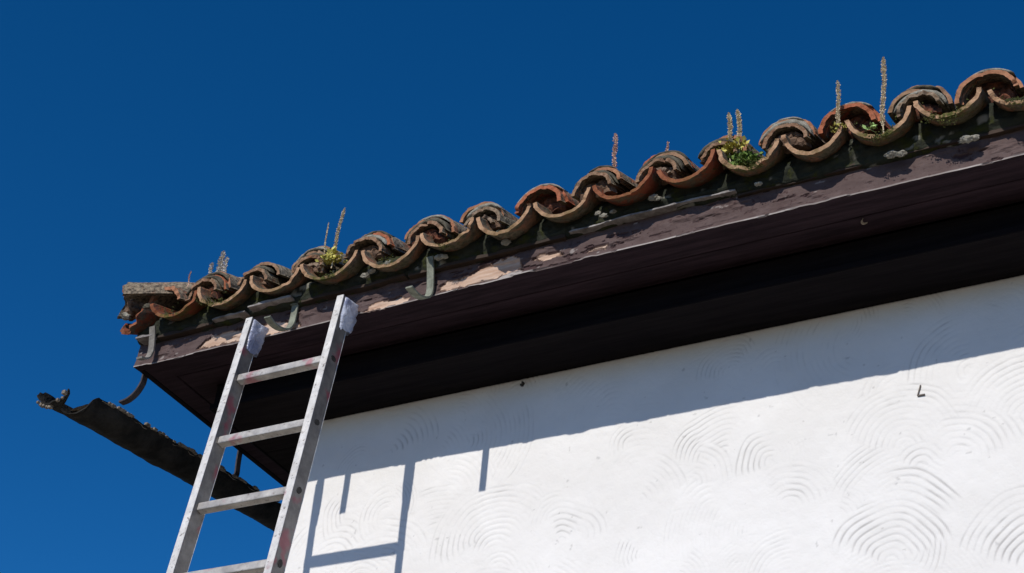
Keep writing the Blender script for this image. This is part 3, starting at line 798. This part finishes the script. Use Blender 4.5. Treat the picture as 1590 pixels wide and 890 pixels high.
# ---------------------------------------------------------------- weeds on the tiles
def leaf_quad(V, F, p, d, s, w, nrm):
    d = unit(d); side = np.cross(d, nrm); side = unit(side)*w
    n = len(V)
    V += [tuple(p), tuple(p+d*s*.5+side), tuple(p+d*s), tuple(p+d*s*.5-side)]
    F.append((n, n+1, n+2, n+3))
def weed(x, y, z, stalks, label, m, leaves=None, group='weeds growing on the roof edge'):
    """stalks: (dx, height, lean, radius, bare_fraction)"""
    x = x*.976+.002; z = z*.95
    w = empty('weed', (x, y, z)); tag(w, label, 'weed', group)
    r_ = np.random.default_rng(int(x*1000))
    for (dx, hgt, lean, rad, bare_) in stalks:
        V = []; F = []
        n = 9
        for i in range(n):
            t = i/(n-1); c = np.array([dx+lean*t*hgt+.003*math.sin(t*7+x)+.045*hgt*t*t*math.sin(x*9+dx*60), .002*math.sin(t*5), t*hgt*.97]); rr_ = .0022*(1-.5*t)
            for q in range(5):
                an = 2*math.pi*q/5; V.append((c[0]+rr_*math.cos(an), c[1]+rr_*math.sin(an), c[2]))
        F += [(i*5+q, i*5+(q+1) % 5, (i+1)*5+(q+1) % 5, (i+1)*5+q) for i in range(n-1) for q in range(5)]
        link('stem', V, F, m, w)
        V = []; F = []
        cnt = int(hgt*3200)
        for i in range(cnt):
            t = bare_+(1-bare_)*r_.random()
            taper_ = min(1, (1-t)/.14+.35)*min(1, (t-bare_)/.08+.45)
            c = np.array([dx+lean*t*hgt+.003*math.sin(t*7+x)+.045*hgt*t*t*math.sin(x*9+dx*60), .002*math.sin(t*5), t*hgt])
            an = r_.uniform(0, 2*math.pi); out = np.array([math.cos(an), math.sin(an), r_.uniform(.1, .9)])
            leaf_quad(V, F, c+unit(out)*rad*taper_*r_.uniform(0, .5), out, rad*taper_*r_.uniform(.45, .75), .0022, unit(r_.normal(size=3)))
        link('seed_spike', V, F, m, w)
    if leaves:
        for (mk, n_, spread, size, dz, ddx) in leaves:
            V = []; F = []
            for i in range(n_):
                p = np.array([ddx+r_.normal()*spread, r_.normal()*spread*.6, dz+abs(r_.normal())*spread*.8])
                d = np.array([r_.normal(), r_.normal()-.4, r_.uniform(-.2, 1.0)])
                leaf_quad(V, F, p, d, size*r_.uniform(.6, 1.3), size*r_.uniform(.25, .42), unit(np.array([0, -1, .5])+.8*r_.normal(size=3)))
            link('leaves', V, F, M[mk], w)
    return w
weed(.350, -.01, .33, [(-.045, .105, .0, .011, .0), (-.012, .15, .08, .013, .0), (.012, .13, -.02, .012, .0), (.03, .115, .04, .009, .0)],
     'tuft of several grey seed spikes near the roof corner', M['stalk_grey'])
weed(.215, -.03, .33, [(0, .075, .0, .004, .2)], 'faint thin short reddish sprig nearest the roof corner', M['stalk_red'])
weed(.955, -.05, .215, [(0, .275, .03, .0085, .25), (-.04, .225, -.02, .004, .1)],
     'reddish-tipped seed spike over a yellow-green leaf clump, above the right ladder rail', M['stalk'], [('leaf_yellow', 170, .022, .02, .03, -.005)])
weed(2.128, .0, .35, [(0, .19, -.02, .011, .0)], 'lone straight reddish seed spike with no leaves, mid roof edge', M['stalk_red'])
weed(2.332, .0, .385, [(0, .055, .0, .007, .0)], 'tiny reddish stub of a spike on a grey cover tile', M['stalk_red'])
weed(2.615, -.055, .19, [(-.02, .245, -.03, .0105, .42), (.012, .25, .015, .0105, .42)],
     'pair of pale seed spikes over bushy green leaves', M['stalk'], [('leaf_yellow', 150, .024, .02, .07, -.012), ('leaf_green', 420, .027, .018, -.005, .035)])
weed(2.985, -.085, .215, [(0, .205, -.02, .0095, .05)], 'short tan seed spike rooted on a reddish tile rim', M['stalk'], [('leaf_yellow', 60, .012, .012, .0, .0)])
weed(3.125, -.07, .16, [(0, .318, .03, .0105, .12)], 'tallest tan seed spike with a small pale green leaf at its foot', M['stalk'], [('leaf_pale', 16, .014, .022, .035, -.045)])

# moss cushions in the troughs of the pans: nobody could count the tufts
V = []; F = []; r_ = np.random.default_rng(12)
for (cx, cz, n_, sp_) in ((.40, .175, 240, .026), (.46, .16, 160, .02), (.99, .15, 120, .02), (1.25, .155, 90, .016), (1.50, .15, 110, .02), (2.70, .165, 260, .03), (3.12, .145, 300, .032),
                          (3.34, .14, 340, .034), (3.28, .165, 100, .016), (2.98, .225, 70, .012), (3.56, .14, 150, .03), (.22, .17, 60, .02)):
    for i in range(int(n_*.6)):
        p = np.array([cx*.976+r_.normal()*sp_, -.100+r_.normal()*.006, cz*.95-.012+r_.normal()*sp_*.28 + ((r_.normal()*.0))])
        p[2] += 1.4*(p[0]-cx*.976)**2/.1
        leaf_quad(V, F, p, np.array([r_.normal(), r_.normal()-.6, r_.normal()*.8]), r_.uniform(.005, .011), r_.uniform(.0015, .003), unit(r_.normal(size=3)))
tag(link('moss', V, F, M['moss']), 'dark green and yellow moss in the troughs of the eave tiles', 'moss', kind='stuff')
